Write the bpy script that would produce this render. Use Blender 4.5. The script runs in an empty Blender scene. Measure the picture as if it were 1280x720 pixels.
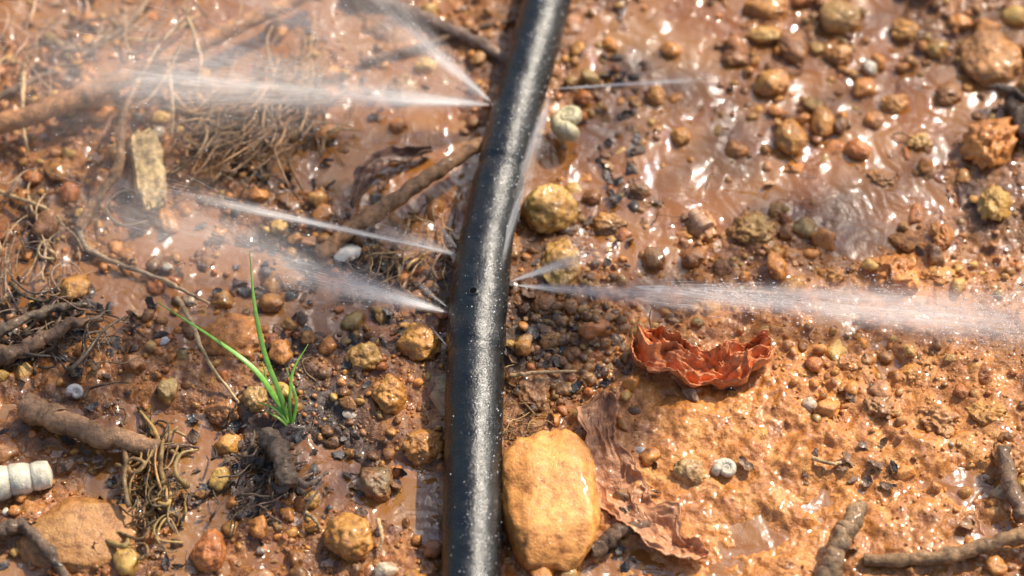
import bpy, math, random
import numpy as np
from mathutils import Vector, Euler
random.seed(7); rng=np.random.default_rng(7)
scene=bpy.context.scene
scene.view_settings.view_transform='Standard'
scene.view_settings.look='None'
scene.view_settings.exposure=0
# ---------------------------------------------------------------- camera model
TILT=math.radians(35); D=1.2; FOC=108.0
C=np.array([0,-D*math.sin(TILT),D*math.cos(TILT)])
FW=np.array([0,math.sin(TILT),-math.cos(TILT)]); RT=np.array([1.,0,0]); UP=np.array([0,math.cos(TILT),math.sin(TILT)])
K=36/FOC/1280
def G(px,py,h=0.0):
    d=FW+RT*(px-640)*K+UP*(360-py)*K
    t=(h-C[2])/d[2]
    return C+d*t
def toPx(x,y,z=0.0):
    v0=x-C[0]; v1=y-C[1]; v2=z-C[2]
    dep=v1*FW[1]+v2*FW[2]
    return 640+v0/dep/K, 360-(v1*UP[1]+v2*UP[2])/dep/K
def S(px,py):
    p=G(px,py); return float(np.dot(p-C,FW))*K
cam=bpy.data.cameras.new('camera'); cam.lens=FOC; cam.sensor_width=36; cam.clip_start=0.01; cam.clip_end=500
co=bpy.data.objects.new('camera',cam); scene.collection.objects.link(co)
co.location=C; co.rotation_euler=(TILT,0,0); scene.camera=co
cam.dof.use_dof=True; cam.dof.focus_distance=1.160; cam.dof.aperture_fstop=5.4
# ---------------------------------------------------------------- light
SUN=np.array([0.50,0.50,0.72]); SUN/=np.linalg.norm(SUN)
sl=bpy.data.lights.new('sun','SUN'); sl.energy=5.0; sl.angle=math.radians(0.6); sl.color=(1,0.90,0.75)
so=bpy.data.objects.new('sun',sl); scene.collection.objects.link(so)
so.rotation_euler=Vector(SUN).to_track_quat('Z','Y').to_euler(); so.location=(2,2,3)
w=bpy.data.worlds.new('World'); scene.world=w; w.use_nodes=True
nt=w.node_tree; sky=nt.nodes.new('ShaderNodeTexSky'); sky.sky_type='NISHITA'; sky.sun_disc=False
sky.sun_elevation=math.asin(SUN[2]); sky.sun_rotation=math.atan2(SUN[0],SUN[1]); sky.dust_density=2.8; sky.ozone_density=.8
bg=nt.nodes['Background']; bg.inputs[1].default_value=0.145; nt.links.new(sky.outputs[0],bg.inputs[0])
# ---------------------------------------------------------------- noise
def _h(ix,iy,iz,seed):
    n=(ix.astype(np.int64)*374761393+iy.astype(np.int64)*668265263+iz.astype(np.int64)*2147483647+seed*1274126177)&0xffffffff
    n=((n^(n>>13))*1274126177)&0xffffffff
    n=((n^(n>>15))*2246822519)&0xffffffff
    return ((n^(n>>16))&0xffffff)/float(0xffffff)*2-1
def vnoise(x,y,z,seed=0):
    x0=np.floor(x);y0=np.floor(y);z0=np.floor(z)
    fx=x-x0;fy=y-y0;fz=z-z0
    fx=fx*fx*fx*(fx*(fx*6-15)+10);fy=fy*fy*fy*(fy*(fy*6-15)+10);fz=fz*fz*fz*(fz*(fz*6-15)+10)
    r=0
    for a in(0,1):
        for b in(0,1):
            for c in(0,1):
                r=r+_h(x0+a,y0+b,z0+c,seed)*(fx if a else 1-fx)*(fy if b else 1-fy)*(fz if c else 1-fz)
    return r
def vn2(x,y,seed=0):
    x0=np.floor(x);y0=np.floor(y);fx=x-x0;fy=y-y0
    fx=fx*fx*fx*(fx*(fx*6-15)+10);fy=fy*fy*fy*(fy*(fy*6-15)+10); zz=np.zeros_like(x0)
    return (_h(x0,y0,zz,seed)*(1-fx)*(1-fy)+_h(x0+1,y0,zz,seed)*fx*(1-fy)+_h(x0,y0+1,zz,seed)*(1-fx)*fy+_h(x0+1,y0+1,zz,seed)*fx*fy)
def fbm2(x,y,o=4,seed=0):
    r=0;a=1;f=1
    for i in range(o): r=r+a*vn2(x*f+i*17.3,y*f-i*9.1,seed+i); a*=.5; f*=2.03
    return r
def fbm3(p,o=4,seed=0):
    r=0;a=1;f=1
    for i in range(o): r=r+a*vnoise(p[:,0]*f+i*7.7,p[:,1]*f,p[:,2]*f+i*3.1,seed+i); a*=.5; f*=2.1
    return r
# ---------------------------------------------------------------- mesh util
def link(o,parent=None):
    scene.collection.objects.link(o)
    if parent: o.parent=parent
    return o
def mk(name,V,F,mat,col=None,smooth=True,parent=None,attrs=None,uv=None):
    V=np.asarray(V,dtype=np.float32); F=np.asarray(F,dtype=np.int32)
    m=bpy.data.meshes.new(name); k=F.shape[1]
    m.vertices.add(len(V)); m.vertices.foreach_set('co',V.ravel())
    m.loops.add(F.size); m.loops.foreach_set('vertex_index',F.ravel())
    m.polygons.add(len(F)); m.polygons.foreach_set('loop_start',np.arange(0,F.size,k,dtype=np.int32))
    m.polygons.foreach_set('loop_total',np.full(len(F),k,dtype=np.int32))
    m.polygons.foreach_set('use_smooth',np.full(len(F),smooth))
    m.update(calc_edges=True)
    if col is not None:
        a=m.color_attributes.new('Col','FLOAT_COLOR','POINT')
        c=np.ones((len(V),4),dtype=np.float32); c[:,:3]=col; a.data.foreach_set('color',c.ravel())
    for n,v in (attrs or {}).items():
        a=m.attributes.new(n,'FLOAT','POINT'); a.data.foreach_set('value',np.asarray(v,dtype=np.float32))
    if uv is not None:
        a=m.attributes.new('suv','FLOAT_VECTOR','POINT'); u=np.zeros((len(V),3),dtype=np.float32); u[:,:2]=uv; a.data.foreach_set('vector',u.ravel())
    if mat: m.materials.append(mat)
    return link(bpy.data.objects.new(name,m),parent)
class Acc:
    def __init__(s): s.V=[];s.F=[];s.C=[];s.n=0
    def add(s,V,F,c):
        if F.shape[1]==4: F=np.vstack([F[:,[0,1,2]],F[:,[0,2,3]]])
        s.V.append(V); s.F.append(F+s.n); s.n+=len(V)
        c=np.asarray(c,dtype=float); s.C.append(np.broadcast_to(c,(len(V),3)))
    def make(s,name,mat,parent=None,smooth=True):
        return mk(name,np.concatenate(s.V),np.concatenate(s.F),mat,np.concatenate(s.C),smooth,parent)
def ico(n):
    import bmesh
    bm=bmesh.new(); bmesh.ops.create_icosphere(bm,subdivisions=n,radius=1)
    bm.verts.ensure_lookup_table()
    V=np.array([v.co[:] for v in bm.verts]); F=np.array([[v.index for v in f.verts] for f in bm.faces]); bm.free(); return V,F
ICO={i:ico(i) for i in (1,2,3,4,5)}
def grid_faces(nu,nv,closed=False):
    i=np.arange(nv-1)[:,None]; j=np.arange(nu if closed else nu-1)[None,:]
    a=i*nu+j; b=i*nu+(j+1)%nu; c=(i+1)*nu+(j+1)%nu; d=(i+1)*nu+j
    return np.stack([a+0*b,b,c,d+0*b],-1).reshape(-1,4)
def catmull(P,n):
    P=np.asarray(P,float); P=np.vstack([2*P[0]-P[1],P,2*P[-1]-P[-2]]); m=len(P)-3
    t=np.linspace(0,m-1e-6,n); i=t.astype(int); f=(t-i)[:,None]
    p0,p1,p2,p3=P[i],P[i+1],P[i+2],P[i+3]
    return .5*((2*p1)+(-p0+p2)*f+(2*p0-5*p1+4*p2-p3)*f**2+(-p0+3*p1-3*p2+p3)*f**3)
def frames(P):
    T=np.gradient(P,axis=0); T/=np.linalg.norm(T,axis=1)[:,None]+1e-12
    up=np.array([0.01,0.02,1.0]); A=np.cross(T,up); A/=np.linalg.norm(A,axis=1)[:,None]+1e-9
    B=np.cross(A,T); return T,A,B
def tube(P,r,seg=12,noise=0,nf=200,seed=0,caps=True):
    P=np.asarray(P,float); n=len(P); r=np.broadcast_to(r,(n,)).astype(float).copy()
    T,A,B=frames(P)
    if caps:
        P=np.vstack([P[0],P,P[-1]]); A=np.vstack([A[0],A,A[-1]]);B=np.vstack([B[0],B,B[-1]]); r=np.concatenate([[r[0]*.02],r,[r[-1]*.02]]); n+=2
    th=np.arange(seg)/seg*2*np.pi
    R=r[:,None]*np.ones(seg)[None,:]
    V=P[:,None,:]+R[...,None]*(np.cos(th)[None,:,None]*A[:,None,:]+np.sin(th)[None,:,None]*B[:,None,:])
    if noise:
        Vf=V.reshape(-1,3); d=fbm3(Vf*nf,4,seed).reshape(n,seg)
        V=P[:,None,:]+(R*(1+noise*d))[...,None]*(np.cos(th)[None,:,None]*A[:,None,:]+np.sin(th)[None,:,None]*B[:,None,:])
    return V.reshape(-1,3),grid_faces(seg,n,True)
def rot(a,b,c): return np.array(Euler((a,b,c)).to_matrix())
# ---------------------------------------------------------------- material util
class M:
    def __init__(s,name):
        s.m=bpy.data.materials.new(name); s.m.use_nodes=True; s.t=s.m.node_tree; s.b=s.t.nodes['Principled BSDF']; s.out=s.t.nodes['Material Output']
        s.g=s.n('ShaderNodeNewGeometry'); s.pos=s.g.outputs['Position']
    def n(s,k,**kw):
        x=s.t.nodes.new(k)
        for a,b in kw.items(): setattr(x,a,b)
        return x
    def l(s,a,b): s.t.links.new(a,b)
    def noise(s,sc,det=4,ro=.5,vec=None,dist=0):
        x=s.n('ShaderNodeTexNoise'); x.inputs['Scale'].default_value=sc; x.inputs['Detail'].default_value=det; x.inputs['Roughness'].default_value=ro; x.inputs['Distortion'].default_value=dist
        s.l(vec or s.pos,x.inputs['Vector']); return x.outputs[0]
    def ramp(s,src,st):
        x=s.n('ShaderNodeValToRGB'); e=x.color_ramp.elements
        while len(e)<len(st): e.new(.5)
        for i,(p,c) in enumerate(st):
            e[i].position=p; e[i].color=(tuple(c)[:3]+(1,)) if hasattr(c,'__len__') else (c,c,c,1)
        s.l(src,x.inputs[0]); return x.outputs[0]
    def mix(s,f,a,b,mode='MIX'):
        x=s.n('ShaderNodeMix',data_type='RGBA',blend_type=mode)
        for inp,v in((0,f),(6,a),(7,b)):
            if hasattr(v,'links'): s.l(v,x.inputs[inp])
            else: x.inputs[inp].default_value=v if not hasattr(v,'__len__') else tuple(v)[:3]+(1,)
        return x.outputs[2]
    def attr(s,name):
        x=s.n('ShaderNodeAttribute'); x.attribute_name=name; return x
    def math(s,op,a,b=0):
        x=s.n('ShaderNodeMath',operation=op)
        for i,v in((0,a),(1,b)):
            if hasattr(v,'links'): s.l(v,x.inputs[i])
            else: x.inputs[i].default_value=v
        return x.outputs[0]
    def bump(s,h,dist,st=1,prev=None):
        x=s.n('ShaderNodeBump'); x.inputs['Distance'].default_value=dist; x.inputs['Strength'].default_value=st
        s.l(h,x.inputs['Height'])
        if prev is not None: s.l(prev,x.inputs['Normal'])
        return x.outputs[0]
    def set(s,name,v):
        i=s.b.inputs[name]
        if hasattr(v,'links'): s.l(v,i)
        else: i.default_value=v if not hasattr(v,'__len__') else tuple(v)[:3]+(1,)

def rock_mat(name='wet_rock',coat=.4,smooth=False):
    m=M(name); c=m.attr('Col').outputs['Color']
    n1=m.noise(260,5,.6); n2=m.noise(1100,4,.6)
    k=.85 if smooth else 1
    c=m.mix(k,c,m.ramp(n1,[(.3,(.42,.31,.23)),(.5,(1,1,1)),(.7,(1.35,1.38,1.36))]),'MULTIPLY')
    c=m.mix(m.ramp(n2,[(.55,0.0),(.68,.45*k)]),c,(.72,.37,.12))
    c=m.mix(m.ramp(m.noise(700,3),[(.26,.75*k),(.38,0.0)]),c,(.06,.026,.011))
    m.set('Base Color',c)
    m.set('Roughness',m.ramp(m.noise(420,3),[(.35,.16),(.65,.55)]))
    m.set('Specular IOR Level',.5); m.set('Coat Weight',coat); m.set('Coat Roughness',.08)
    b=m.bump(n1,.0013,.6); b=m.bump(n2,.0005,.9,b); m.set('Normal',b); return m.m
def mud_mat():
    m=M('wet_mud'); z=m.attr('zone').outputs['Fac']; dk=m.attr('dark').outputs['Fac']; hh=m.attr('hgt').outputs['Fac']
    n1=m.noise(140,5,.6); n2=m.noise(900,4,.65); n3=m.noise(2600,2,.5); nb=m.noise(45,4,.6)
    c=m.ramp(n1,[(.30,(.115,.040,.011)),(.45,(.29,.103,.022)),(.58,(.49,.19,.038)),(.72,(.60,.29,.078))])
    c=m.mix(m.ramp(nb,[(.44,0.0),(.59,.72)]),c,(.12,.048,.016))
    sand=m.ramp(n1,[(.28,(.33,.11,.021)),(.45,(.57,.213,.041)),(.58,(.70,.285,.060)),(.72,(.75,.38,.11))])
    c=m.mix(z,c,sand)
    c=m.mix(m.math('MINIMUM',m.math('MULTIPLY',dk,1.2),.93),c,(.040,.022,.013))
    c=m.mix(.9,c,m.ramp(n2,[(.3,(.45,.37,.28)),(.5,(1,1,1)),(.72,(1.35,1.31,1.3))]),'MULTIPLY')
    m.set('Base Color',c)
    r=m.math('ADD',m.ramp(hh,[(0,.07),(.35,.17),(1,.42)]),m.ramp(n1,[(.35,0.0),(.7,.18)]))
    m.set('Roughness',r); m.set('Specular IOR Level',.5)
    m.set('Coat Weight',m.ramp(nb,[(.4,1.0),(.62,.3)])); m.set('Coat Roughness',.06)
    b=m.bump(n1,.0013,.7); b=m.bump(n2,.0006,1.0,b); b=m.bump(n3,.0002,.8,b); m.set('Normal',b); return m.m
def water_mat():
    m=M('muddy_water'); m.t.nodes.remove(m.b)
    c=m.ramp(m.noise(26,5,.55,dist=1.0),[(.3,(.42,.145,.027)),(.5,(.55,.225,.053)),(.7,(.61,.31,.11))])
    df=m.n('ShaderNodeBsdfDiffuse'); m.l(c,df.inputs[0])
    tr=m.n('ShaderNodeBsdfTransparent'); tr.inputs[0].default_value=(.92,.72,.45,1)
    gl=m.n('ShaderNodeBsdfGlossy'); gl.inputs['Roughness'].default_value=.045; gl.inputs[0].default_value=(1,1,1,1)
    fr=m.n('ShaderNodeFresnel'); fr.inputs[0].default_value=2.15
    b=m.bump(m.noise(70,2,.5,dist=.5),.0058,.85); b=m.bump(m.noise(240,3,.6),.0011,.7,b)
    for x in (gl,fr): m.l(b,x.inputs['Normal'])
    a=m.n('ShaderNodeMixShader'); a.inputs[0].default_value=.62; m.l(tr.outputs[0],a.inputs[1]); m.l(df.outputs[0],a.inputs[2])
    q=m.n('ShaderNodeMixShader'); m.l(fr.outputs[0],q.inputs[0]); m.l(a.outputs[0],q.inputs[1]); m.l(gl.outputs[0],q.inputs[2])
    m.l(q.outputs[0],m.out.inputs[0]); return m.m
def organic_mat(name,scale=300,rough=(.35,.7),bumpd=.0006,spec=.5,coat=.15,lo=.45,hi=1.4):
    m=M(name); c=m.attr('Col').outputs['Color']; n=m.noise(scale,5,.6); n2=m.noise(scale*4,3,.6)
    c=m.mix(1,c,m.ramp(n,[(.3,(lo,lo*.95,lo*.9)),(.5,(1,1,1)),(.72,(hi,hi,hi))]),'MULTIPLY')
    m.set('Base Color',c); m.set('Roughness',m.ramp(n2,[(.3,rough[0]),(.7,rough[1])]))
    m.set('Specular IOR Level',spec); m.set('Coat Weight',coat); m.set('Coat Roughness',.15)
    m.set('Normal',m.bump(n2,bumpd*.4,.8,m.bump(n,bumpd,.8)))
    return m.m
def pipe_mat():
    m=M('black_polyethylene')
    mp=m.n('ShaderNodeMapping'); mp.inputs['Scale'].default_value=(1,.12,1); m.l(m.pos,mp.inputs['Vector'])
    st=m.noise(420,5,.65,mp.outputs[0]); n1=m.noise(90,4); n2=m.noise(1300,3,.6); n3=m.noise(2200,3,.6); n4=m.noise(200,5,.7)
    c=m.mix(m.ramp(n1,[(.4,0.0),(.7,.5)]),(.003,.005,.006),(.004,.011,.013))
    c=m.mix(m.ramp(n2,[(.62,0.0),(.76,.25)]),c,(.12,.12,.11))
    c=m.mix(m.ramp(st,[(.60,0.0),(.78,.15)]),c,(.09,.09,.08))
    c=m.mix(m.ramp(n3,[(.68,0.0),(.73,.6)]),c,(.30,.20,.12))
    m.set('Base Color',c); m.set('Roughness',m.ramp(n4,[(.35,.17),(.5,.27),(.65,.40)])); m.set('Specular IOR Level',.75)
    b=m.bump(n1,.0012,.6); b=m.bump(n4,.0006,.4,b); b=m.bump(n2,.00030,.8,b); b=m.bump(st,.0002,.5,b); m.set('Normal',b); return m.m
def spray_mat():
    m=M('water_spray_sheet'); m.t.nodes.remove(m.b)
    uv=m.attr('suv').outputs['Vector']; mp=m.n('ShaderNodeMapping'); mp.inputs['Scale'].default_value=(6,.8,1); m.l(uv,mp.inputs['Vector'])
    n=m.noise(1.0,4,.55,mp.outputs[0]); a=m.attr('alpha').outputs['Fac']
    mp2=m.n('ShaderNodeMapping'); mp2.inputs['Scale'].default_value=(50,9,1); m.l(uv,mp2.inputs['Vector'])
    n2=m.noise(1.0,2,.5,mp2.outputs[0])
    f=m.math('MULTIPLY',m.math('MULTIPLY',a,m.ramp(n,[(.32,.3),(.64,1.0)])),m.ramp(n2,[(.35,.6),(.65,1.0)]))
    df=m.n('ShaderNodeBsdfDiffuse'); tl=m.n('ShaderNodeBsdfTranslucent')
    for x in(df,tl): x.inputs[0].default_value=(1,1,1,1)
    ad=m.n('ShaderNodeMixShader'); ad.inputs[0].default_value=.5; m.l(df.outputs[0],ad.inputs[1]); m.l(tl.outputs[0],ad.inputs[2])
    tr=m.n('ShaderNodeBsdfTransparent'); mx=m.n('ShaderNodeMixShader'); m.l(f,mx.inputs[0]); m.l(tr.outputs[0],mx.inputs[1]); m.l(ad.outputs[0],mx.inputs[2])
    m.l(mx.outputs[0],m.out.inputs[0]); return m.m
def drop_mat():
    m=M('water_drops'); m.set('Base Color',(.93,.93,.93)); m.set('IOR',1.33); m.set('Specular IOR Level',.8)
    m.set('Roughness',m.ramp(m.noise(900,1),[(.3,.05),(.7,.12)])); return m.m
ROCK=rock_mat(); SROCK=rock_mat('smooth_stone',.3,True); MUD=mud_mat(); WATER=water_mat(); PIPE=pipe_mat(); SPRAY=spray_mat(); DROP=drop_mat()
BARK=organic_mat('wet_bark',500,(.3,.65),.0010,.5,.2)
STRAW=organic_mat('dry_straw',600,(.35,.7),.0004,.5,.12)
LEAF=organic_mat('dead_leaf',380,(.25,.55),.0009,.6,.3,lo=.5,hi=1.35)
GRASS=organic_mat('green_blade',350,(.3,.5),.0002,.5,.2,lo=.75,hi=1.2)
SHELL=organic_mat('shell_chalk',420,(.3,.6),.0004,.5,.1,lo=.7,hi=1.1)

# ---------------------------------------------------------------- layout data
OC=(.57,.265,.053); YE=(.63,.38,.095); RD=(.53,.165,.038); BR=(.25,.105,.030); OR=(.72,.275,.053); PK=(.54,.25,.11); WH=(.68,.62,.48); GB=(.38,.25,.08)
ST=[(683,632,128,206,(.84,.37,.09),.62,.50,4,.09),(104,668,180,118,(.46,.24,.08),.40,.14,8,.09),
(686,263,72,72,YE,.85,.5,0,.16),(702,337,58,80,(.50,.31,.08),.8,.4,0,.22),(680,385,40,44,BR,.8,.3,0,.2),
(290,428,88,92,OR,.5,.15,10,.2),(440,672,68,76,OC,.8,.5,0,.22),(262,690,44,60,RD,.8,.5,0,.14),(456,448,44,44,YE,.8,.5,0,.2),
(524,430,58,50,OC,.8,.5,-20,.2),(489,496,50,54,OC,.8,.5,0,.2),(528,559,58,54,OC,.7,.4,0,.25),(470,604,48,50,(.24,.16,.08),.7,.4,0,.3),
(320,502,34,42,GB,.9,.5,0,.2),(338,379,34,28,OC,.8,.5,0,.15),(278,518,48,40,BR,.6,.3,0,.3),(388,624,24,26,YE,.8,.5,0,.15),
(1237,76,84,100,(.50,.24,.08),.5,.3,0,.2),(1240,182,70,94,OR,.9,.5,-30,.50),(1243,255,50,58,YE,.9,.5,20,.45),
(1122,345,66,60,OR,.7,.3,0,.5),(944,288,72,64,(.44,.25,.06),.5,.25,10,.45),(877,280,40,56,(.40,.22,.1),.6,.3,20,.3),(989,171,42,52,OC,.8,.5,0,.1),(1028,154,34,46,OC,.8,.5,0,.15),
(965,104,48,38,OC,.8,.5,10,.15),(958,10,64,38,OC,.7,.4,0,.2),(957,44,50,28,YE,.7,.4,0,.2),(1047,24,56,54,(.46,.28,.09),.7,.4,0,.2),
(990,60,38,52,BR,.7,.4,20,.15),(920,290,28,30,GB,.5,.2,0,.2),(866,322,36,34,BR,.7,.4,0,.3),(903,338,30,28,BR,.7,.4,0,.3),(887,388,34,30,OC,.6,.3,0,.3),(840,370,36,36,RD,.7,.4,0,.3),
(1072,186,34,28,RD,.8,.5,-20,.1),(1172,526,64,56,(.56,.27,.09),.6,.3,0,.5),(1262,578,56,64,(.48,.22,.07),.7,.4,0,.45),(1278,400,26,40,OR,.8,.5,0,.1),
(863,592,46,46,(.46,.30,.12),.7,.4,0,.2),(893,533,40,30,PK,.6,.3,0,.2),(947,548,34,30,OC,.6,.3,0,.2),(1140,470,40,38,OC,.5,.2,0,.4),(1060,455,40,30,OR,.5,.2,0,.4),
(1012,508,24,24,WH,.8,.5,0,.1),(1087,86,22,26,WH,.8,.5,0,.1),(1268,22,34,30,YE,.8,.5,0,.1),(205,274,30,50,OC,.7,.4,30,.15),(87,241,28,30,RD,.8,.5,0,.1),
(665,490,50,60,(.30,.15,.06),.6,.3,0,.3),(505,110,38,60,(.38,.22,.1),.7,.4,0,.25),(345,38,30,30,OC,.8,.5,0,.2),(497,156,26,24,OR,.8,.5,0,.2),(1253,620,34,30,(.55,.4,.2),.7,.4,0,.2),
(1137,306,60,36,OR,.6,.3,-35,.5),(1178,296,34,50,OR,.7,.35,10,.5),(1170,345,50,36,OC,.5,.25,0,.5),(1100,512,50,40,(.36,.18,.07),.7,.4,0,.5),(1235,520,60,44,OC,.6,.3,0,.5),(1200,470,40,36,OR,.5,.2,0,.4),(1000,470,46,30,OC,.5,.2,0,.4),
(820,120,30,32,OC,.8,.4,0,.2),(838,62,28,26,OR,.8,.4,0,.2),(917,72,34,26,BR,.7,.4,0,.3),(1130,38,40,34,OC,.7,.4,0,.3),(1170,62,30,30,YE,.8,.4,0,.2),(1200,30,34,28,OR,.8,.4,0,.2),(1118,128,40,30,OC,.7,.4,0,.3),(1150,176,38,32,YE,.6,.3,0,.4),(1092,150,30,26,OR,.7,.4,0,.2),
(1185,118,36,36,BR,.7,.4,0,.3),(850,170,26,30,OC,.8,.4,0,.2),(920,186,32,28,OR,.7,.4,0,.2),(1048,68,40,32,OC,.7,.4,0,.3),(1105,222,40,30,OC,.5,.3,0,.4),(990,325,36,30,BR,.6,.3,0,.3),(1040,345,40,30,OC,.6,.3,0,.4),(970,262,24,22,YE,.7,.4,0,.2),(740,246,26,24,BR,.8,.4,0,.2),(800,238,30,26,(.3,.16,.07),.7,.4,0,.3),(1205,222,30,24,OC,.7,.4,0,.3),
(700,705,20,26,OC,.7,.5,0,.2),(985,712,44,30,BR,.6,.3,0,.3),(560,500,50,100,(.50,.42,.22),.35,.25,20,.1),(640,310,34,50,(.4,.22,.08),.7,.4,0,.2),(760,280,50,34,OC,.6,.3,0,.3)]
# ---------------------------------------------------------------- heightfield
fx=np.arange(-.30,.3001,.00062); fy=np.arange(-.21,.2701,.00066)
out=np.array([.32,.36,.42,.5,.65,.9,1.3,2,3.5,6,12,25,60])
GX=np.concatenate([-out[::-1],fx,out]); GY=np.concatenate([-out[::-1],fy,out+0])
XX,YY=np.meshgrid(GX,GY)
PX,PY=toPx(np.clip(XX,-.4,.4),np.clip(YY,-.3,.4))
def blob(cx,cy,rx,ry): return np.exp(-(((PX-cx)/rx)**2+((PY-cy)/ry)**2))
fade=np.clip((1.2-np.hypot(XX,YY))/.8,0,1)
UR=np.clip(blob(1000,180,330,220)*1.3,0,1)
H=(.0030*fbm2(XX*22,YY*22,3,1)+.0013*fbm2(XX*90,YY*90,3,5))*(1-.35*UR)+.00060*fbm2(XX*380,YY*380,3,9)
H+=-.0001-.0010*UR
H+=.0026*blob(1080,560,240,150)+.0022*blob(880,600,120,120)-.0042*blob(395,205,85,55)-.0016*blob(860,230,110,110)-.0008*blob(1100,240,110,90)+.001*blob(1220,470,90,60)
H-=.0020*blob(840,40,60,50)+.0010*blob(250,430,200,120)-.0014*blob(640,400,80,260)
H-=.003*blob(300,590,110,30)+.0038*blob(1140,612,170,24)+.0028*blob(180,545,100,32)+.0040*blob(960,670,70,28)+.002*blob(820,600,26,50)+.002*blob(500,640,60,60)
H+=.0030*np.clip(fbm2(XX*75+3,YY*75,3,33),0,1)*(blob(1130,500,200,100)+blob(1000,600,60,120)+.6*blob(1180,340,120,60))
H+=.0009*fbm2(XX*190,YY*190,3,55)*blob(1050,560,300,180)
H=H*fade+(1-fade)*.012
zone=np.clip(1.25*blob(1040,560,270,170)+.8*blob(1130,340,110,60)+.9*blob(900,640,130,120)+.25*fbm2(XX*30,YY*30,3,50),0,1)*fade
zone=np.clip(zone-.6*blob(1100,240,150,60),0,1)
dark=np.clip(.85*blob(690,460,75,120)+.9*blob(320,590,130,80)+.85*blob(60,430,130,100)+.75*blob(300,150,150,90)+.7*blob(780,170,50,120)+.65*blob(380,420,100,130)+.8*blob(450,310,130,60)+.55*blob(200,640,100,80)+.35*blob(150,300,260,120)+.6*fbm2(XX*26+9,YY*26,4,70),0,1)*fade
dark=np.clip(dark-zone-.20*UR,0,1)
PEB=[]
def dens(px,py):
    d=.50
    def b(cx,cy,rx,ry): return math.exp(-(((px-cx)/rx)**2+((py-cy)/ry)**2))
    d+=.4*b(150,340,260,120)+.5*b(420,440,150,130)+.6*b(790,170,50,130)+.5*b(720,440,90,80)+.4*b(1050,130,180,90)+.35*b(1100,480,160,50)+.3*b(350,640,220,90)
    d-=.85*b(900,640,130,80)+.75*b(850,500,120,70)+.45*b(880,200,60,90)+.6*b(400,205,60,45)+.5*b(1130,390,170,40)+.5*b(1130,680,150,50)+.4*b(1100,240,110,50)+.5*b(1000,600,60,80)+.5*b(200,540,160,25)+.3*b(1130,580,150,60)
    return d
cells={}
def ok(x,y,r):
    cx,cy=int(x//.012),int(y//.012)
    for i in(-1,0,1):
        for j in(-1,0,1):
            for (a,b,c) in cells.get((cx+i,cy+j),()):
                if (a-x)**2+(b-y)**2<((c+r)*.82)**2: return False
    return True
def put(x,y,r): cells.setdefault((int(x//.012),int(y//.012)),[]).append((x,y,r))
stones_w=[]
for s in ST:
    sc=S(s[0],s[1]); a=s[2]/2*sc; b=s[3]/2*sc; c=min(a,b)*s[5]; zc=c*(s[6]*.9)
    p=G(s[0],s[1],zc); stones_w.append((p,a,b*1.0,c))
def instone(x,y,m=.8):
    for p,a,b,c in stones_w:
        if ((x-p[0])/a)**2+((y-p[1])/b)**2<m: return True
    return False
for n,lo,hi in((330,.0034,.0062),(1000,.0020,.0034),(3200,.0011,.0020)):
    k=0;t=0
    while k<n and t<n*6:
        t+=1
        x=random.uniform(-.29,.29); y=random.uniform(-.20,.26); px,py=toPx(x,y)
        cl=.62+.75*float(vn2(np.array([x*38.]),np.array([y*38.]),77)[0])
        if random.random()>dens(px,py)*cl: continue
        r=lo+(hi-lo)*random.random()**1.7
        if not ok(x,y,r) or instone(x,y): continue
        put(x,y,r); PEB.append((x,y,r)); k+=1
ix0=len(out); iy0=len(out)
def splat(x,y,r,amp):
    R=r*1.9; i0=int((x-R-fx[0])/.00062);i1=int((x+R-fx[0])/.00062)+2;j0=int((y-R-fy[0])/.00066);j1=int((y+R-fy[0])/.00066)+2
    i0=max(i0,0);j0=max(j0,0);i1=min(i1,len(fx));j1=min(j1,len(fy))
    if i1<=i0 or j1<=j0: return
    d2=((fx[i0:i1][None,:]-x)**2+(fy[j0:j1][:,None]-y)**2)/(r*1.15)**2
    sl_=(slice(iy0+j0,iy0+j1),slice(ix0+i0,ix0+i1))
    H[sl_]=np.maximum(H[sl_],H[sl_]*.5+amp*np.exp(-d2)*1.0+np.minimum(H[sl_],.002)*.5)
for x,y,r in PEB:
    if r>.0014: splat(x,y,r,r*random.uniform(.1,.85))
for p,a,b,c in stones_w: splat(p[0],p[1],max(a,b)*.95,min(c*.35,.004))
def hgt(x,y,F=None):
    F=H if F is None else F
    i=int(np.clip((x-fx[0])/.00062,0,len(fx)-2)); j=int(np.clip((y-fy[0])/.00066,0,len(fy)-2)); return float(F[iy0+j,ix0+i])
V=np.stack([XX,YY,H],-1).reshape(-1,3)
mk('ground',V,grid_faces(len(GX),len(GY)),MUD,attrs={'zone':zone.ravel(),'dark':dark.ravel(),'hgt':np.clip((H.ravel()+.0005)/.007,0,1)})
wx=np.linspace(-.9,.9,40); WX,WY=np.meshgrid(wx,wx)
mk('muddy_puddle_water',np.stack([WX,WY,0*WX],-1).reshape(-1,3),grid_faces(40,40),WATER)
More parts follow.
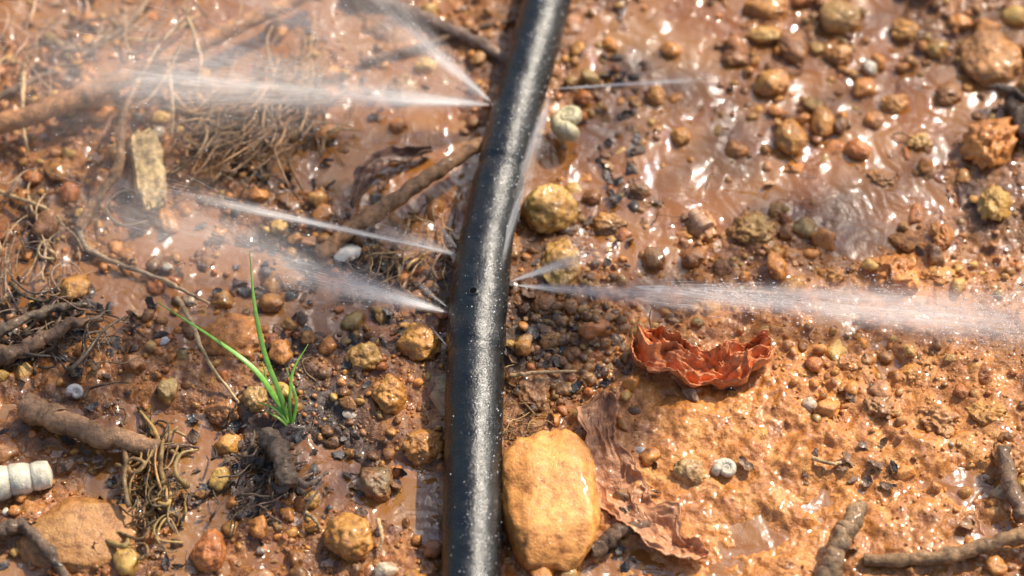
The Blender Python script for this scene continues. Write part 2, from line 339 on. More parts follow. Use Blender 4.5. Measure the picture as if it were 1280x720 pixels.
# ---------------------------------------------------------------- gravel
BASE=[]
for lv,cnt in((3,18),(2,16),(1,6)):
    L=[]
    for i in range(cnt):
        v,f=ICO[lv]; d=1+.30*fbm3(v*1.1+i*5,2,100+i)+(.16*fbm3(v*3.2,2,200+i) if lv>1 else 0)
        q=v*d[:,None]
        nn=rng.normal(size=(4,3)); nn/=np.linalg.norm(nn,axis=1)[:,None]
        for a in nn:
            dd=q@a; q=q-np.clip(dd-.66,0,9)[:,None]*a[None,:]*.85
        L.append((q,f))
    BASE.append(L)
PAL=[(OC,5),(OR,5),(YE,3),(RD,3),(BR,3.5),((.17,.08,.03),2),((.06,.04,.03),.45),(PK,1.2),(WH,.2),(GB,1.2)]
pc=[np.array(p[0]) for p in PAL]; pw=[p[1] for p in PAL]
M1=np.array([.385,.15,.033]); M2=np.array([.63,.26,.058]); M3=np.array([.068,.036,.018])
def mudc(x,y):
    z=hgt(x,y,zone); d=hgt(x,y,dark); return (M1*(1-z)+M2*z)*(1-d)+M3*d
acc=Acc()
def add_peb(x,y,r,lvl=None,c=None):
    L=BASE[0 if r>.0028 else (1 if r>.0012 else 2)]; q,f=random.choice(L)
    sc=np.array([random.uniform(.8,1.25),random.uniform(.8,1.25),random.uniform(.55,.95)])*r
    v=(q@rot(random.uniform(0,6),random.uniform(0,6),random.uniform(0,6)).T)*sc@rot(0,0,random.uniform(0,3)).T
    z=hgt(x,y)+r*random.uniform(-.25,.4)
    col=(random.choices(pc,pw)[0] if c is None else np.array(c))*random.uniform(.65,1.15)
    mc=mudc(x,y); ov=random.uniform(0,1)**1.5*.55
    if r<.001: ov=random.uniform(.2,.9)
    t=np.clip(.5+ov-(v[:,2]/r)*.9+.45*vn2(v[:,0]*900+x*5e3,v[:,1]*900),ov*.6,1)[:,None]*.88
    acc.add(v+np.array([x,y,z]),f,col*(1-t)+mc*t)
for x,y,r in PEB: add_peb(x,y,r)
k=0
while k<15000:
    x=random.uniform(-.27,.27); y=random.uniform(-.19,.25); px,py=toPx(x,y)
    if random.random()>dens(px,py)*.8+.14: continue
    add_peb(x,y,random.uniform(.0003,.00095)); k+=1
for i in range(380):
    t=random.random(); cx=790+10*math.sin(t*9)+random.gauss(0,16); cy=60+t*230
    p=G(cx,cy); add_peb(p[0],p[1],random.uniform(.0006,.0022),c=random.choice([(.05,.035,.03),(.11,.06,.04),(.2,.1,.05),(.4,.2,.07)]))
for i in range(300):
    p=G(random.gauss(720,38),random.gauss(420,55)); add_peb(p[0],p[1],random.uniform(.0006,.003),c=random.choice([(.06,.035,.025),(.14,.07,.035),(.3,.14,.05),(.45,.26,.09)]))
acc.make('gravel',ROCK)
# ---------------------------------------------------------------- stones
for i,(s,(p,a,b,c)) in enumerate(zip(ST,stones_w)):
    lv=5 if max(a,b)>.006 else 4
    v,f=ICO[lv]; L=s[8]
    if i==0:
        v=v/(np.sum(np.abs(v)**2.6,axis=1)**(1/2.6))[:,None]
    L1=min(L,.25)
    d=1+L1*fbm3(v*1.2+i*3.3,3,300+i)+L*.50*fbm3(v*3.6+i,4,400+i)
    q=v*d[:,None]
    r2=np.random.default_rng(i); nn=r2.normal(size=(4,3)); nn/=np.linalg.norm(nn,axis=1)[:,None]
    for A in nn:
        dd=q@A; q=q-np.clip(dd-(.8 if i else .90),0,9)[:,None]*A*.7
    q+=v*((.016 if i else .013)*fbm3(v*14,3,i))[:,None]
    q=q/np.abs(q[:,:2]).max(axis=0).mean()
    q=q*np.array([a,b*1.02,c]); an=math.radians(s[7]); R=np.array([[math.cos(an),-math.sin(an),0],[math.sin(an),math.cos(an),0],[0,0,1]]); q=q@R.T
    g=hgt(p[0],p[1])*.3
    q=q+np.array([p[0],p[1],p[2]+g])
    t=np.clip(1-(q[:,2]-.001)/(.35*c+.002)+.7*fbm3(q*120,3,7),0,1)[:,None]*.88
    mot=np.clip(.5+.9*fbm3(q*70,3,60+i),0,1)[:,None]
    col=np.array(s[4])*(1-.4*mot)+np.array((.50,.17,.038))*.4*mot
    mk('stone',q,f,SROCK if i<2 else ROCK,col*(1-t)+mudc(p[0],p[1])*t)
# ---------------------------------------------------------------- pipe
R0=.0106; ph=R0+.0012
pts=[(588,900),(588,800),(589,720),(590,640),(592,540),(594,450),(598,380),(608,300),(625,220),(645,140),(668,60),(690,-20),(716,-110),(745,-220)]
PP=catmull([G(a,b,ph) for a,b in pts],520)
tt=np.linspace(0,1,520)
rr=R0*(1+.010*vn2(tt*40,tt*0,3)+.012*vn2(tt*14,tt*0,4))
ppx,ppy=toPx(PP[:,0],PP[:,1],PP[:,2])
rr=rr*(1-.07*np.exp(-((ppy-214)/6)**2)+.045*np.exp(-((ppy-230)/12)**2)+.05*np.exp(-((ppy-425)/14)**2)-.04*np.exp(-((ppy-448)/7)**2))
rr*=np.interp(ppy,[-100,150,230,380,720],[.95,.93,.93,1.06,1.0])
vv,ff=tube(PP,rr,64,.014,130,5)
pipe=mk('irrigation_pipe',vv,ff,PIPE)
T_,A_,B_=frames(PP)
def onpipe(py,ang,off=0):
    i=int(np.argmin(np.abs(ppy-py))); n=math.cos(ang)*A_[i]+math.sin(ang)*B_[i]
    return PP[i]+n*(rr[i]+off),n,T_[i]
HM=M('hole_black'); HM.set('Base Color',HM.ramp(HM.noise(800),[(.3,(.002,.002,.002)),(.7,(.005,.005,.005))])); HM.set('Roughness',.9); HM.set('Specular IOR Level',.1)
def hole(py,ang,r):
    p,n,t=onpipe(py,ang,0); s=np.cross(n,t)
    th=np.linspace(0,2*np.pi,25)[:-1]; ring=[]
    for (rad,h) in((1.7,-.0003),(1.4,.00022),(1.05,.0003),(.85,.0002)): ring.append(p+r*rad*(np.cos(th)[:,None]*s+np.sin(th)[:,None]*t)+n*h)
    mk('outlet_rim',np.concatenate(ring),grid_faces(24,4,True),PIPE,parent=pipe)
    ring=[p+r*q*(np.cos(th)[:,None]*s+np.sin(th)[:,None]*t)+n*h for q,h in((.92,.00027),(.6,.00024),(.02,.00022))]
    mk('outlet_hole',np.concatenate(ring),grid_faces(24,3,True),HM.m,parent=pipe)
hole(384,math.radians(100),.0014); hole(130,math.radians(165),.0008); hole(318,math.radians(165),.0008); hole(390,math.radians(170),.0008); hole(352,math.radians(15),.0008); hole(110,math.radians(15),.0008)
ba=Acc()
for i in range(1500):
    py=random.uniform(-60,760); ang=random.gauss(math.radians(66),math.radians(28)); r=.00008+.00024*random.random()**5
    p,n,t=onpipe(py,ang); v,f=ICO[1]
    p=p+t*random.uniform(-.001,.001)
    ba.add(v*r*np.array([1,1.2,.7])+p-n*r*.1,f,(1,1,1))
ba.make('water_beads',DROP,parent=pipe)
# ---------------------------------------------------------------- twigs / wood
def twig(name,pl,w0,w1,col,noise=.22,h0=None,nf=260,seed=0,mat=None,knots=()):
    P=[]
    for q in pl:
        h=q[2] if len(q)>2 else (w0*S(q[0],q[1])*.4+.001)
        P.append(G(q[0],q[1],h))
    n=max(30,len(pl)*22); P=catmull(P,n); s=S(pl[0][0],pl[0][1]); r=np.linspace(w0,w1,n)*s/2
    t=np.linspace(0,1,n)
    for kp,ka in knots: r=r*(1+ka*np.exp(-((t-kp)/.03)**2))
    P=P+np.stack([vn2(t*14,t*0,seed+1),vn2(t*14,t*0,seed+2),vn2(t*14,t*0,seed+3)*.5],-1)*(w0*s*.12)
    v,f=tube(P,r,20,noise,nf,seed)
    c=np.array(col)[None,:]*(1+.45*fbm3(v*180,3,seed))[:,None]
    return mk(name,v,f,mat or BARK,np.clip(c,.01,1))
BK=(.42,.19,.07); BK2=(.33,.17,.075); BK3=(.18,.10,.055)
twig('fallen_branch',[(-40,165,.010),(60,135,.012),(150,98,.013),(230,62,.013),(320,22,.012),(400,-12,.010)],27,19,BK,noise=.14,seed=1,knots=((.3,.3),(.62,.35)))
twig('twig',[(395,322,.004),(455,278,.009),(520,232,.012),(600,182,.010),(650,150,.007)],20,17,BK2,seed=2,knots=((.3,.2),))
twig('twig',[(30,508,.006),(80,530,.007),(130,548,.007),(200,562,.006)],34,26,(.40,.22,.11),seed=3,noise=.16,nf=180,knots=((.25,.2),(.98,.3)))
twig('twig',[(195,560,.006),(225,556,.004),(250,560,.003)],10,3,BK3,seed=4)
twig('twig',[(98,285,.004),(125,245,.010),(150,205,.016),(156,140,.022),(190,70,.022),(240,10,.02)],15,7,BK2,seed=5,knots=((.35,.3),))
twig('twig',[(98,285,.004),(110,310,.003),(150,330,.003),(205,350,.003)],9,4,(.4,.28,.17),seed=6)
twig('twig',[(156,140,.022),(190,120,.02),(225,60,.018),(245,-10,.016)],6,3,BK2,seed=7)
twig('twig',[(450,78),(520,60),(600,35),(700,15)],10,7,BK3,seed=8)
twig('twig',[(-20,130),(40,100),(100,70),(160,30),(190,-10)],9,5,(.38,.24,.14),seed=9)
twig('twig',[(430,-8),(500,10),(580,45),(640,75)],18,14,(.26,.17,.12),seed=10)
twig('twig',[(1028,735,.006),(1045,690,.008),(1062,655,.009),(1078,632,.006)],28,20,(.30,.18,.09),seed=11,knots=((.6,.3),))
twig('twig',[(1078,700,.004),(1150,698,.006),(1210,690,.006),(1262,672,.007),(1300,668,.007)],15,22,(.32,.18,.08),seed=12,knots=((.4,.3),))
twig('twig',[(1262,118,.004),(1276,150,.006),(1295,175,.008)],16,26,(.13,.08,.05),seed=13,noise=.5)
twig('twig',[(1290,130,.004),(1262,112,.008),(1236,108,.009)],14,6,(.13,.08,.05),seed=14,noise=.5)
twig('twig',[(1255,560,.010),(1262,600,.008),(1280,650,.006)],16,22,(.24,.14,.08),seed=15)
twig('twig',[(-20,450,.006),(30,435,.008),(80,410,.008),(125,395,.004)],22,10,BK3,seed=16,noise=.4)
twig('twig',[(-20,430,.008),(30,400,.010),(70,385,.008),(110,380,.005)],16,8,(.15,.10,.06),seed=17,noise=.4)
twig('twig',[(-10,665,.006),(30,660,.007),(60,690,.007),(85,725,.006)],18,12,(.16,.10,.06),seed=18,noise=.4)
twig('twig',[(740,690,.004),(775,665,.006),(810,655,.004)],20,12,BK3,seed=19,noise=.35)
twig('twig',[(338,545,.006),(352,575,.012),(362,605,.010)],26,20,(.24,.16,.10),seed=20,noise=.4)
twig('twig',[(362,600,.010),(350,612,.008),(335,600,.004)],12,6,(.16,.11,.08),seed=21,noise=.4)
twig('twig',[(362,598,.010),(385,605,.007),(410,590,.003)],12,5,(.16,.11,.08),seed=22,noise=.4)
for i,pl in enumerate([[(222,372,.008),(242,410,.012),(262,455,.009),(300,505,.003)],[(638,470,.005),(670,466,.008),(720,464,.006)],[(205,350,.003),(235,366,.006),(262,380,.003)],
  [(210,80,.016),(216,130,.018),(214,170,.01)],[(30,90,.01),(28,150,.012),(36,195,.004)],[(230,10,.02),(250,70,.016),(244,120,.008)],[(0,240,.004),(60,262,.008),(80,282,.004)],
  [(472,650,.006),(478,672,.006),(474,688,.004)],[(380,640,.003),(392,648,.006),(400,662,.003)],[(1008,570,.004),(1040,580,.006),(1060,575,.004)]]):
    twig('straw_stem',pl,6 if i else 7,3.5,(.54,.36,.18),.1,seed=40+i,mat=STRAW)
def chip():
    P=catmull([G(178,168,.008),G(183,190,.010),(G(188,220,.010)),G(193,260,.007)],50); s=S(185,215)
    t=np.linspace(0,1,50); T,A,B=frames(P); th=np.arange(28)/28*2*np.pi
    w_=np.interp(t,[0,.12,.8,1],[.36,.48,.50,.34])*38*s
    prof_x=np.sign(np.cos(th))*np.abs(np.cos(th))**.6; prof_y=np.sign(np.sin(th))*np.abs(np.sin(th))**.7*.38
    ridge=1+.10*vn2(np.arange(28)*.9,np.zeros(28),5)
    V=P[:,None,:]+w_[:,None,None]*((prof_x*ridge)[None,:,None]*A[:,None,:]+(prof_y*ridge)[None,:,None]*B[:,None,:])
    V=V.reshape(-1,3); V+= (.0013*fbm3(V*np.array([700,90,400]),4,3))[:,None]*np.tile(np.array([.5,.1,1.]),(len(V),1))
    e=np.repeat((t<.06)|(t>.94),28); V[e,1]+=.0026*fbm3(V[e]*500,2,8)
    c=np.array((.72,.50,.24))*(1+.55*fbm3(V*np.array([1400,120,600]),3,9))[:,None]
    n0=len(V); V=np.vstack([V,P[0],P[-1]]); c=np.vstack([c,c[:2]]); F=grid_faces(28,50,True)
    cap=[[(j+1)%28,j,n0] for j in range(28)]; b=49*28; cap2=[[b+j,b+(j+1)%28,n0+1] for j in range(28)]
    Ft=np.vstack([F[:,[0,1,2]],F[:,[0,2,3]],np.array(cap),np.array(cap2)])
    mk('wood_chip',V,Ft,BARK,np.clip(c,.03,1))
chip()
def clump(name,cx,cy,rx,ry,n,ang,spread,ln,col,w=2.4,hmax=.012,mat=STRAW,curl=.5):
    a=Acc()
    for i in range(n):
        x=random.gauss(cx,rx*.5); y=random.gauss(cy,ry*.5); th=math.radians(random.gauss(ang,spread)); l=ln*random.uniform(.4,1.2)
        P=[]; h=random.uniform(.001,hmax); k=random.gauss(0,curl)
        for j in range(5):
            u=j/4-.5; t2=th+k*u*2
            P.append(G(x+math.cos(t2)*l*u+random.gauss(0,l*.03),y-math.sin(t2)*l*u+random.gauss(0,l*.03),max(.0008,h+random.gauss(0,.0015)-abs(u)*h*.8)))
        P=catmull(P,14); s=S(cx,cy); v,f=tube(P,np.linspace(w,w*.4,14)*s/2*random.choice([.5,.6,.8,1,1.2,1.9]),5)
        a.add(v,f,np.array(col)*random.choice([.3,.5,.8,1,1.2,1.7])*np.array([1,random.uniform(.9,1.05),random.uniform(.85,1.1)]))
    return a.make(name,mat)
clump('dry_root_clump',300,155,100,50,80,38,16,110,(.40,.24,.12),w=3)
clump('dry_root_clump',365,105,50,60,60,62,18,90,(.42,.26,.14),w=3)
clump('dry_root_clump',290,195,70,26,34,12,20,100,(.33,.21,.11))
clump('dry_grass_litter',520,320,90,60,60,60,40,70,(.40,.25,.12))
clump('dry_grass_litter',30,290,80,110,50,75,40,90,(.38,.26,.15))
clump('dry_grass_litter',90,60,200,90,70,40,35,110,(.44,.29,.16))
clump('dry_grass_litter',645,520,60,70,70,20,50,46,(.34,.22,.09),w=1.8,hmax=.008)
clump('dry_grass_litter',195,615,36,76,60,78,30,70,(.30,.19,.07),w=4.4,hmax=.013,curl=.9)
clump('dry_grass_litter',60,420,110,50,60,30,30,80,(.16,.11,.07),w=3.5,hmax=.010)
clump('dry_grass_litter',330,600,60,70,50,60,50,50,(.16,.11,.07),w=3.5,hmax=.010)
clump('fine_roots',640,330,640,420,200,20,60,46,(.26,.15,.08),w=1.2,hmax=.003,curl=1.1)
def flakes(name,spots,col_list,size=(7,24)):
    a=Acc()
    for (cx,cy,sx,sy,n) in spots:
        for i in range(n):
            px=random.gauss(cx,sx); py=random.gauss(cy,sy); s=S(cx,cy)
            L=random.uniform(*size)*s*.5; W=L*random.uniform(.3,.8); nu,nv=6,7
            u,v=np.meshgrid(np.linspace(-1,1,nu),np.linspace(-1,1,nv))
            wd=np.sqrt(np.clip(1.02-v**2,0,1))*(1+.25*rng.normal(size=(nv,1)))
            x=u*W*wd; y=v*L; z=random.uniform(-.5,.5)*W*(u**2)+random.uniform(-.4,.4)*L*v**2+.08*L*rng.normal(size=u.shape)
            V=np.stack([x,y,z],-1).reshape(-1,3)@rot(random.gauss(0,.35),random.gauss(0,.35),random.uniform(0,6.28)).T
            g=G(px,py); V+=np.array([g[0],g[1],max(hgt(g[0],g[1]),0)+L*.25+.0006])
            a.add(V,grid_faces(nu,nv),np.array(random.choice(col_list))*random.uniform(.6,1.3))
    return a.make(name,LEAF)
DKC=[(.05,.035,.03),(.09,.06,.045),(.16,.09,.05),(.035,.035,.038),(.24,.13,.07),(.14,.12,.11)]
flakes('leaf_litter',[(330,590,55,35,90),(70,420,60,30,90),(300,170,90,50,50),(710,440,35,55,60),(780,180,18,65,40),(400,330,80,40,55),(400,400,50,50,34),(60,560,60,60,22),(200,640,40,50,40),(20,690,50,30,20),(780,665,30,30,14),(300,360,300,300,70)],DKC)
flakes('leaf_litter',[(640,360,600,330,120),(1060,590,50,12,16),(1080,520,25,25,8),(110,90,100,70,40)],[(.30,.15,.06),(.22,.11,.05),(.16,.09,.05),(.42,.24,.12)])
# ---------------------------------------------------------------- big dead leaves
def leafgrid(name,spine,width,hfun,col,nu=80,nv=180,seed=0,wr=.0012,ragged=.14,ridge=.5,fT=8,fU=2.2):
    s=S(spine[0][0],spine[0][1]); P=catmull([G(a,b,h) for a,b,h in spine],nv); T=np.gradient(P,axis=0); T[:,2]*=.3; T/=np.linalg.norm(T,axis=1)[:,None]
    A=np.cross(T,[0,0,1.]); A/=np.linalg.norm(A,axis=1)[:,None]; B=np.cross(A,T)
    t=np.linspace(0,1,nv); W=np.interp(t,*width)*s/2
    u=np.linspace(-1,1,nu)
    Wl=W*(1+ragged*fbm2(t*9,t*0,4,seed)); Wr=W*(1+ragged*fbm2(t*9,t*0+5,4,seed+1))
    U=np.where(u[None,:]<0,u[None,:]*Wl[:,None],u[None,:]*Wr[:,None])
    TT=t[:,None]+0*u[None,:]; UU=u[None,:]+0*t[:,None]
    Z,U2=hfun(TT,UU,U,W[:,None])
    qx=TT*fT+.6*vn2(UU*3,TT*6,seed+5); qy=UU*fU+.6*vn2(UU*3+9,TT*6,seed+6)
    Z=Z+wr*fbm2(UU*fU*1.3,TT*fT,3,seed+3)+wr*ridge*(1-2.2*np.abs(vn2(qx,qy,seed+9)))+wr*.3*ridge*(1-2*np.abs(vn2(qx*3,qy*3,seed+19)))
    V=P[:,None,:]+U2[...,None]*A[:,None,:]+Z[...,None]*B[:,None,:]; V=V.reshape(-1,3)
    V[:,2]=np.maximum(V[:,2],.0004)
    vein=(np.exp(-(UU/.05)**2)+.6*np.clip(1-np.abs(((TT*13+np.abs(UU)*1.6)%1)-.5)*12,0,1)).ravel()
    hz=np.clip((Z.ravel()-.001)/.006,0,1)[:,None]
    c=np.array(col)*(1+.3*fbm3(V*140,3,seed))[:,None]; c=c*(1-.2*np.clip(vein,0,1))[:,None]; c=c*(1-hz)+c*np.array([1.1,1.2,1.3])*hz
    o=mk(name,V,grid_faces(nu,nv),LEAF,np.clip(c,.02,.9)); md=o.modifiers.new('thick','SOLIDIFY'); md.thickness=.0004; return o
def h1(T,U,X,W):
    e=np.clip(np.abs(U)-.5,0,1)/.5
    z=.0042*e**1.4*(1.0+.6*np.sin(T*15+U*2))+.0050*np.exp(-((U-.1*np.sin(T*11))/.25)**2)*(.6+.5*np.sin(T*8+1))
    x=X*(1-.30*e**1.3)
    return z,x
leafgrid('curled_dead_leaf',[(796,422,.006),(822,440,.006),(858,458,.005),(900,466,.005),(932,452,.006),(964,434,.008)],([0,.06,.2,.4,.56,.75,.9,1],[26,58,80,86,62,70,60,22]),h1,(.76,.24,.075),seed=3,wr=.0026,ragged=.22,ridge=1.0)
def h2(T,U,X,W):
    z=.0030*np.clip(U,0,1)**2+.0030*np.clip(-U-.1,0,1)**2*(1+.6*np.sin(T*22))+.0008
    return z,X
leafgrid('dead_leaf',[(752,498,.007),(752,545,.006),(768,605,.005),(802,650,.004),(845,684,.003),(885,695,.003)],([0,.08,.3,.55,.75,.92,1],[16,44,52,66,54,30,8]),h2,(.56,.24,.10),seed=8,wr=.0016,ragged=.38,ridge=.7,fT=9,fU=.8)
leafgrid('dead_leaf',[(540,190,.002),(470,210,.003),(440,262,.003)],([0,.3,.7,1],[4,22,22,3]),h2,(.16,.08,.05),seed=12,wr=.001,ragged=.2,fT=5,fU=.8)
# ---------------------------------------------------------------- shells
def snail(name,px,py,d,turns,col,flat=.25,tilt=(0,0,0),zc=.004,grow=.13,tr=.36,ridg=14):
    s=S(px,py); R=d/2*s; n=320; th=np.linspace(0,turns*2*np.pi,n); g=np.exp(grow*(th-th[-1]))
    rad=R*(1-tr)*g; tb=R*tr*g*1.2*np.sqrt(np.clip((th[-1]-th)/.5,0.0005,1))
    P=np.stack([rad*np.cos(th),rad*np.sin(th),flat*R*(1-g)*1.2],-1); seg=28; a=np.arange(seg)/seg*2*np.pi
    er=np.stack([np.cos(th),np.sin(th),0*th],-1); ez=np.array([0,0,1.])
    V=P[:,None,:]+(tb[:,None]*(1+.015*np.sin(th*ridg))[:,None])[...,None]*(np.cos(a)[None,:,None]*er[:,None,:]+1.2*np.sin(a)[None,:,None]*ez[None,None,:])
    V=V.reshape(-1,3)
    V=V@rot(*tilt).T; p=G(px,py,zc); V=V+p
    gr=np.repeat(.5+.5*np.sin(th*9),seg)[:,None]; sm=np.abs(np.tile(np.cos(a),n))[:,None]**6
    c=np.array(col)*(1-.14*gr)*(1-.35*sm)*(1+.15*fbm3(V*300,3,2))[:,None]
    t=np.clip(.5-(V[:,2]-.001)/.004+.5*fbm3(V*200,2,3),0,1)[:,None]*.7
    c=c*(1-t)+M1*t
    return mk(name,V,grid_faces(seg,n,True),SHELL,np.clip(c,.02,1))
snail('snail_shell',908,588,38,3.5,(.78,.68,.52),.30,(.15,-.1,.6),.004)
snail('snail_shell',714,153,62,3.3,(.74,.63,.38),.40,(.3,.3,3.4),.008)
def spire(name,p0,p1,r0,r1,turns,col,h=.006):
    A=G(*p0,h);B=G(*p1,h); n=170;t=np.linspace(0,1,n); P=A+(B-A)*t[:,None]; s=S(*p0)
    r=(r0+(r1-r0)*t)*s/2*(.86+.16*np.abs(np.sin(t*np.pi*turns))**.6)*np.sqrt(np.clip(t*18,.02,1))*np.sqrt(np.clip((1-t)*18,.02,1)); v,f=tube(P,r,28,.06,300,4)
    c=np.array(col)*(1+.2*fbm3(v*200,3,4))[:,None]*np.interp(np.abs(np.sin(np.linspace(0,1,n+2)*np.pi*turns)),[0,.25,1],[.55,1,1]).repeat(28)[:,None]
    t=np.clip(.6-(v[:,2]-.001)/(.7*h)+.7*fbm3(v*200,3,3),0,1)[:,None]*.7
    return mk(name,v,f,SHELL,np.clip(c*(1-t)+M1*t,.02,1))
spire('spired_shell',(-14,606),(66,592),46,34,3,(.74,.68,.52))
spire('spired_shell',(864,264),(884,288),14,26,3,(.50,.30,.18),.003)
snail('snail_shell',95,491,28,2.6,(.62,.60,.56),.2,(.5,.2,0),.003)
def shellcup(px,py,w,h,ang,col):
    s=S(px,py); u,v=np.meshgrid(np.linspace(0,1,20),np.linspace(0,2*np.pi,33)); r=u
    x=r*np.cos(v)*w/2*s; y=r*np.sin(v)*h/2*s; z=(1-r**2)*.25*w*s*.6+.0003*np.sin(v*14)*r
    V=np.stack([x,y,z],-1).reshape(-1,3)@rot(.2,.1,math.radians(ang)).T+G(px,py,.003)
    mk('shell_fragment',V,grid_faces(20,33),SHELL,np.clip(np.array(col)*(1+.2*fbm3(V*400,3,6))[:,None],0,1))
shellcup(434,316,38,24,20,(.60,.58,.54)); shellcup(437,517,18,14,0,(.6,.5,.38)); shellcup(806,567,28,14,-30,(.6,.56,.5)); shellcup(205,426,16,10,40,(.6,.6,.6)); shellcup(268,455,16,9,40,(.45,.55,.4)); shellcup(470,118,10,12,0,(.6,.6,.58))
# ---------------------------------------------------------------- green grass seedling
def blade(pl,w,col,a):
    n=36; P=catmull([G(x,y,h) for x,y,h in pl],n); T,A,B=frames(P); t=np.linspace(0,1,n); s=S(pl[0][0],pl[0][1])
    W=w*s/2*np.interp(t,[0,.15,.6,1],[.6,1,.85,.04])
    L=[P-A*W[:,None]+B*W[:,None]*.4,P,P+A*W[:,None]+B*W[:,None]*.4]
    V=np.stack(L,1).reshape(-1,3); a.add(V,grid_faces(3,n),np.array(col))
ga=Acc()
for pl,w_ in (([(362,532,.002),(345,500,.010),(318,462,.018),(270,425,.022),(196,377,.018)],7),([(362,530,.002),(348,488,.014),(330,440,.026),(318,380,.038),(312,314,.045)],6.5),
  ([(364,532,.002),(362,505,.010),(366,465,.016),(385,430,.020)],3.6),([(362,533,.002),(345,512,.008),(322,502,.010)],3.5),([(365,533,.002),(370,500,.008),(358,460,.014)],3.6),
  ([(364,531,.002),(352,505,.008),(335,480,.014),(328,452,.02)],4),([(360,534,.002),(350,524,.006),(330,512,.007)],3.5)):
    blade(pl,w_,(.24*random.uniform(.85,1.15),.46*random.uniform(.9,1.1),.07),ga)
go=ga.make('green_grass_seedling',GRASS); md=go.modifiers.new('t','SOLIDIFY'); md.thickness=.00025
# ---------------------------------------------------------------- water jets
def jet(o,e,wd,alpha,nst=120,drop=20,sag=.0,pw=1.0,ka=1.0,thin=.00005,sheets=2,endalpha=0.0,seglen=(.04,.16),head=.5,nm='water_jet'):
    root=bpy.data.objects.new(nm,None); link(root)
    O=G(*o);E=G(*e); d=E-O; L=np.linalg.norm(d); T=d/L; A=np.cross(T,[0,0,1.]); A/=np.linalg.norm(A); B=np.cross(A,T); W=wd*S(e[0],e[1])
    for k in range(sheets):
        an=[.12,-.5,.9][k]; AC=math.cos(an)*A+math.sin(an)*B
        nu,nv=21,40; u,v=np.meshgrid(np.linspace(-.5,.5,nu),np.linspace(0,1,nv))
        V=O+d*v[...,None]+AC*(u*W*(v**pw+.015))[...,None]; V[...,2]+=sag*4*v*(1-v)
        al=alpha*np.clip(np.cos(u*np.pi),0,1)**1.7*((1-v)**ka*(1-endalpha)+endalpha)*np.clip((1-v)*3,0,1)*np.clip(v*(30 if pw==1 else 4),0,1)
        al=al*(1+head*np.exp(-v*6))
        mk('spray_sheet',V.reshape(-1,3),grid_faces(nu,nv),SPRAY,attrs={'alpha':np.clip(al.ravel(),0,.92)},uv=np.stack([u.ravel()+k*3.3+o[0]*.1,v.ravel()*3+k],-1),parent=root)
    a=Acc()
    for i in range(nst):
        u=random.gauss(0,.2)*W; w_=random.gauss(0,.12)*W; t0=random.random()**1.3; t1=min(1.02,t0+random.uniform(*seglen)); m=6
        t=np.linspace(t0,t1,m)[:,None]; P=O+d*t+(A*u+B*w_)*t**pw; P[:,2]+=(sag*4*t*(1-t))[:,0]
        r=thin*random.uniform(.4,1.2)*np.interp(np.linspace(0,1,m),[0,.5,1],[.2,1,.2]); v,f=tube(P,r,3,caps=False); a.add(v,f,(1,1,1))
    for i in range(drop):
        u=random.gauss(0,.3)*W; w_=random.gauss(0,.2)*W; t=random.uniform(.15,1.08); P=O+d*t+(A*u+B*w_)*t**pw; P[2]=max(.001,P[2]+sag*4*t*(1-t))
        r=random.uniform(.00005,.00017); v,f=ICO[1]; a.add(v*r+T*(v@T)[:,None]*r*random.uniform(.2,3)+P,f,(1,1,1))
    a.make('spray_drops',DROP,parent=root)
hp=ph
jet((616,131,hp),(360,118,.03),88,1.0,50,80,ka=1.1,head=1.2)
jet((616,129,hp),(400,-60,.06),150,.60,40,70,ka=.7)
jet((614,128,hp),(500,20,.06),60,.35,20,20,ka=1)
jet((612,130,hp),(-20,70,.05),400,.55,30,260,ka=.35,endalpha=.45)
jet((612,128,hp),(180,-80,.06),300,.42,20,160,ka=.4,endalpha=.4,sheets=1)
jet((690,111,hp),(900,98,.02),16,1.0,40,20,ka=.7,endalpha=.2,head=1)
jet((574,318,hp),(205,238,.03),34,.95,60,80,ka=.5,endalpha=.3)
jet((574,320,hp),(450,280,.02),80,.65,30,30)
jet((575,315,hp),(540,270,.03),30,.4,14,4)
jet((562,391,hp),(370,342,.025),96,1.0,50,60,ka=1.0,head=1)
jet((562,391,hp),(60,240,.03),300,.38,30,200,ka=.35,endalpha=.4)
jet((562,386,hp),(510,345,.03),26,.4,14,4)
jet((563,437,hp),(535,405,.03),12,.7,12,4)
jet((637,352,hp),(790,300,.03),54,1.0,40,30,ka=1.0,head=1)
jet((637,356,hp),(960,380,.02),76,.62,50,90,ka=.5,endalpha=.5)
jet((790,358,.016),(1390,410,.006),128,.80,360,2300,pw=.75,ka=.0,endalpha=1,head=0,thin=.00007,seglen=(.012,.04),sheets=2)
jet((688,118,hp+.004),(640,262,.018),40,.8,40,20,pw=.5,ka=.6,endalpha=.2)
jet((655,230,hp+.006),(606,378,.02),22,.8,30,12,pw=.3,ka=.3,endalpha=.3)
sa=Acc()
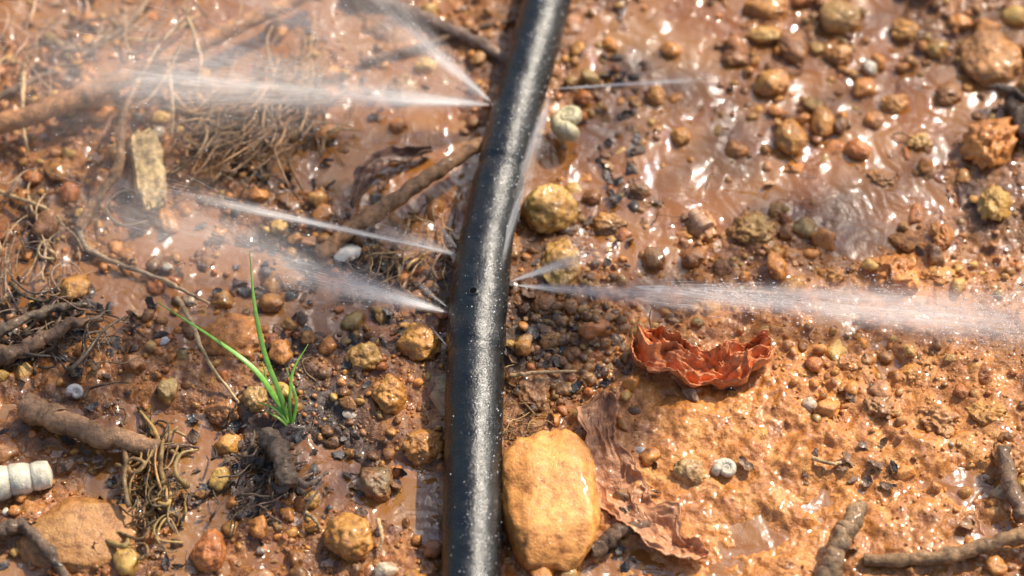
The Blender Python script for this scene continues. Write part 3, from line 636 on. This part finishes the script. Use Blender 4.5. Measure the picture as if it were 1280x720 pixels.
for (cx,cy,sx,sy,n) in((1250,398,45,26,520),(400,120,120,60,160),(300,260,120,70,120),(700,150,60,50,60),(640,360,300,180,100)):
    for i in range(n):
        p=G(random.gauss(cx,sx),random.gauss(cy,sy),random.uniform(.003,.03)); r=random.uniform(.00006,.00018); v,f=ICO[1]
        sa.add(v*r*np.array([random.uniform(1,2.4),1,1])+p,f,(1,1,1))
sa.make('splash_droplets',DROP)
# ---------------------------------------------------------------- unseen branch added out of view, foliage placed sunward to cast dappled shade
br=bpy.data.objects.new('added_shade_branch',None); link(br)
fa=Acc(); ta=Acc()
def shade(cx,cy,rx,ry,n,size=.016):
    for i in range(n):
        px=random.gauss(cx,rx*.55); py=random.gauss(cy,ry*.55)
        if 545<px<665 and py>330: px=px-120 if px<600 else px+70
        T0=random.uniform(1.15,1.5)
        p=G(px,py)+SUN*T0; L=size*random.uniform(.6,1.3); W=L*random.uniform(.4,.6)
        u,v=np.meshgrid(np.linspace(-1,1,5),np.linspace(-1,1,8)); wd=np.clip(1-v**2,0,1)**.7
        V=np.stack([u*W*wd,v*L,.25*W*np.abs(u)-.2*L*v**2],-1).reshape(-1,3)@rot(random.gauss(-.5,.5),random.gauss(.5,.5),random.uniform(0,6.28)).T+p
        fa.add(V,grid_faces(5,8),np.array((.06,.11,.03))*random.uniform(.7,1.3))
        if i%3==0:
            hub=G(cx,cy)+SUN*1.35+np.array([0,0,.03]); q=catmull([p,(p+hub)/2+rng.normal(size=3)*.01,hub],8); a,b=tube(q,np.linspace(.0005,.0010,8),5); ta.add(a,b,(.14,.09,.05))
SH=[(765,535,60,45,12),(715,450,50,100,11),(820,345,90,40,8),(1080,285,120,40,7),(430,270,90,50,9),(450,400,70,60,6),(90,540,110,90,14),(330,640,100,70,12),(150,430,110,50,9),(790,150,60,80,7),(960,180,100,70,5)]  # ground patches to be shaded by the added foliage
for s in SH: shade(*s)
hubs=[G(s[0],s[1])+SUN*1.35+np.array([0,0,.03]) for s in SH]
trunk=np.array([1.9,1.5,.9])
for h in hubs:
    q=catmull([h,(h*.6+trunk*.4)+np.array([0,0,.12]),trunk],20); a,b=tube(q,np.linspace(.001,.0035,20),8,.1,60); ta.add(a,b,(.14,.09,.05))
fa.make('leaves',GRASS,parent=br); ta.make('limbs',BARK,parent=br)
print('done')
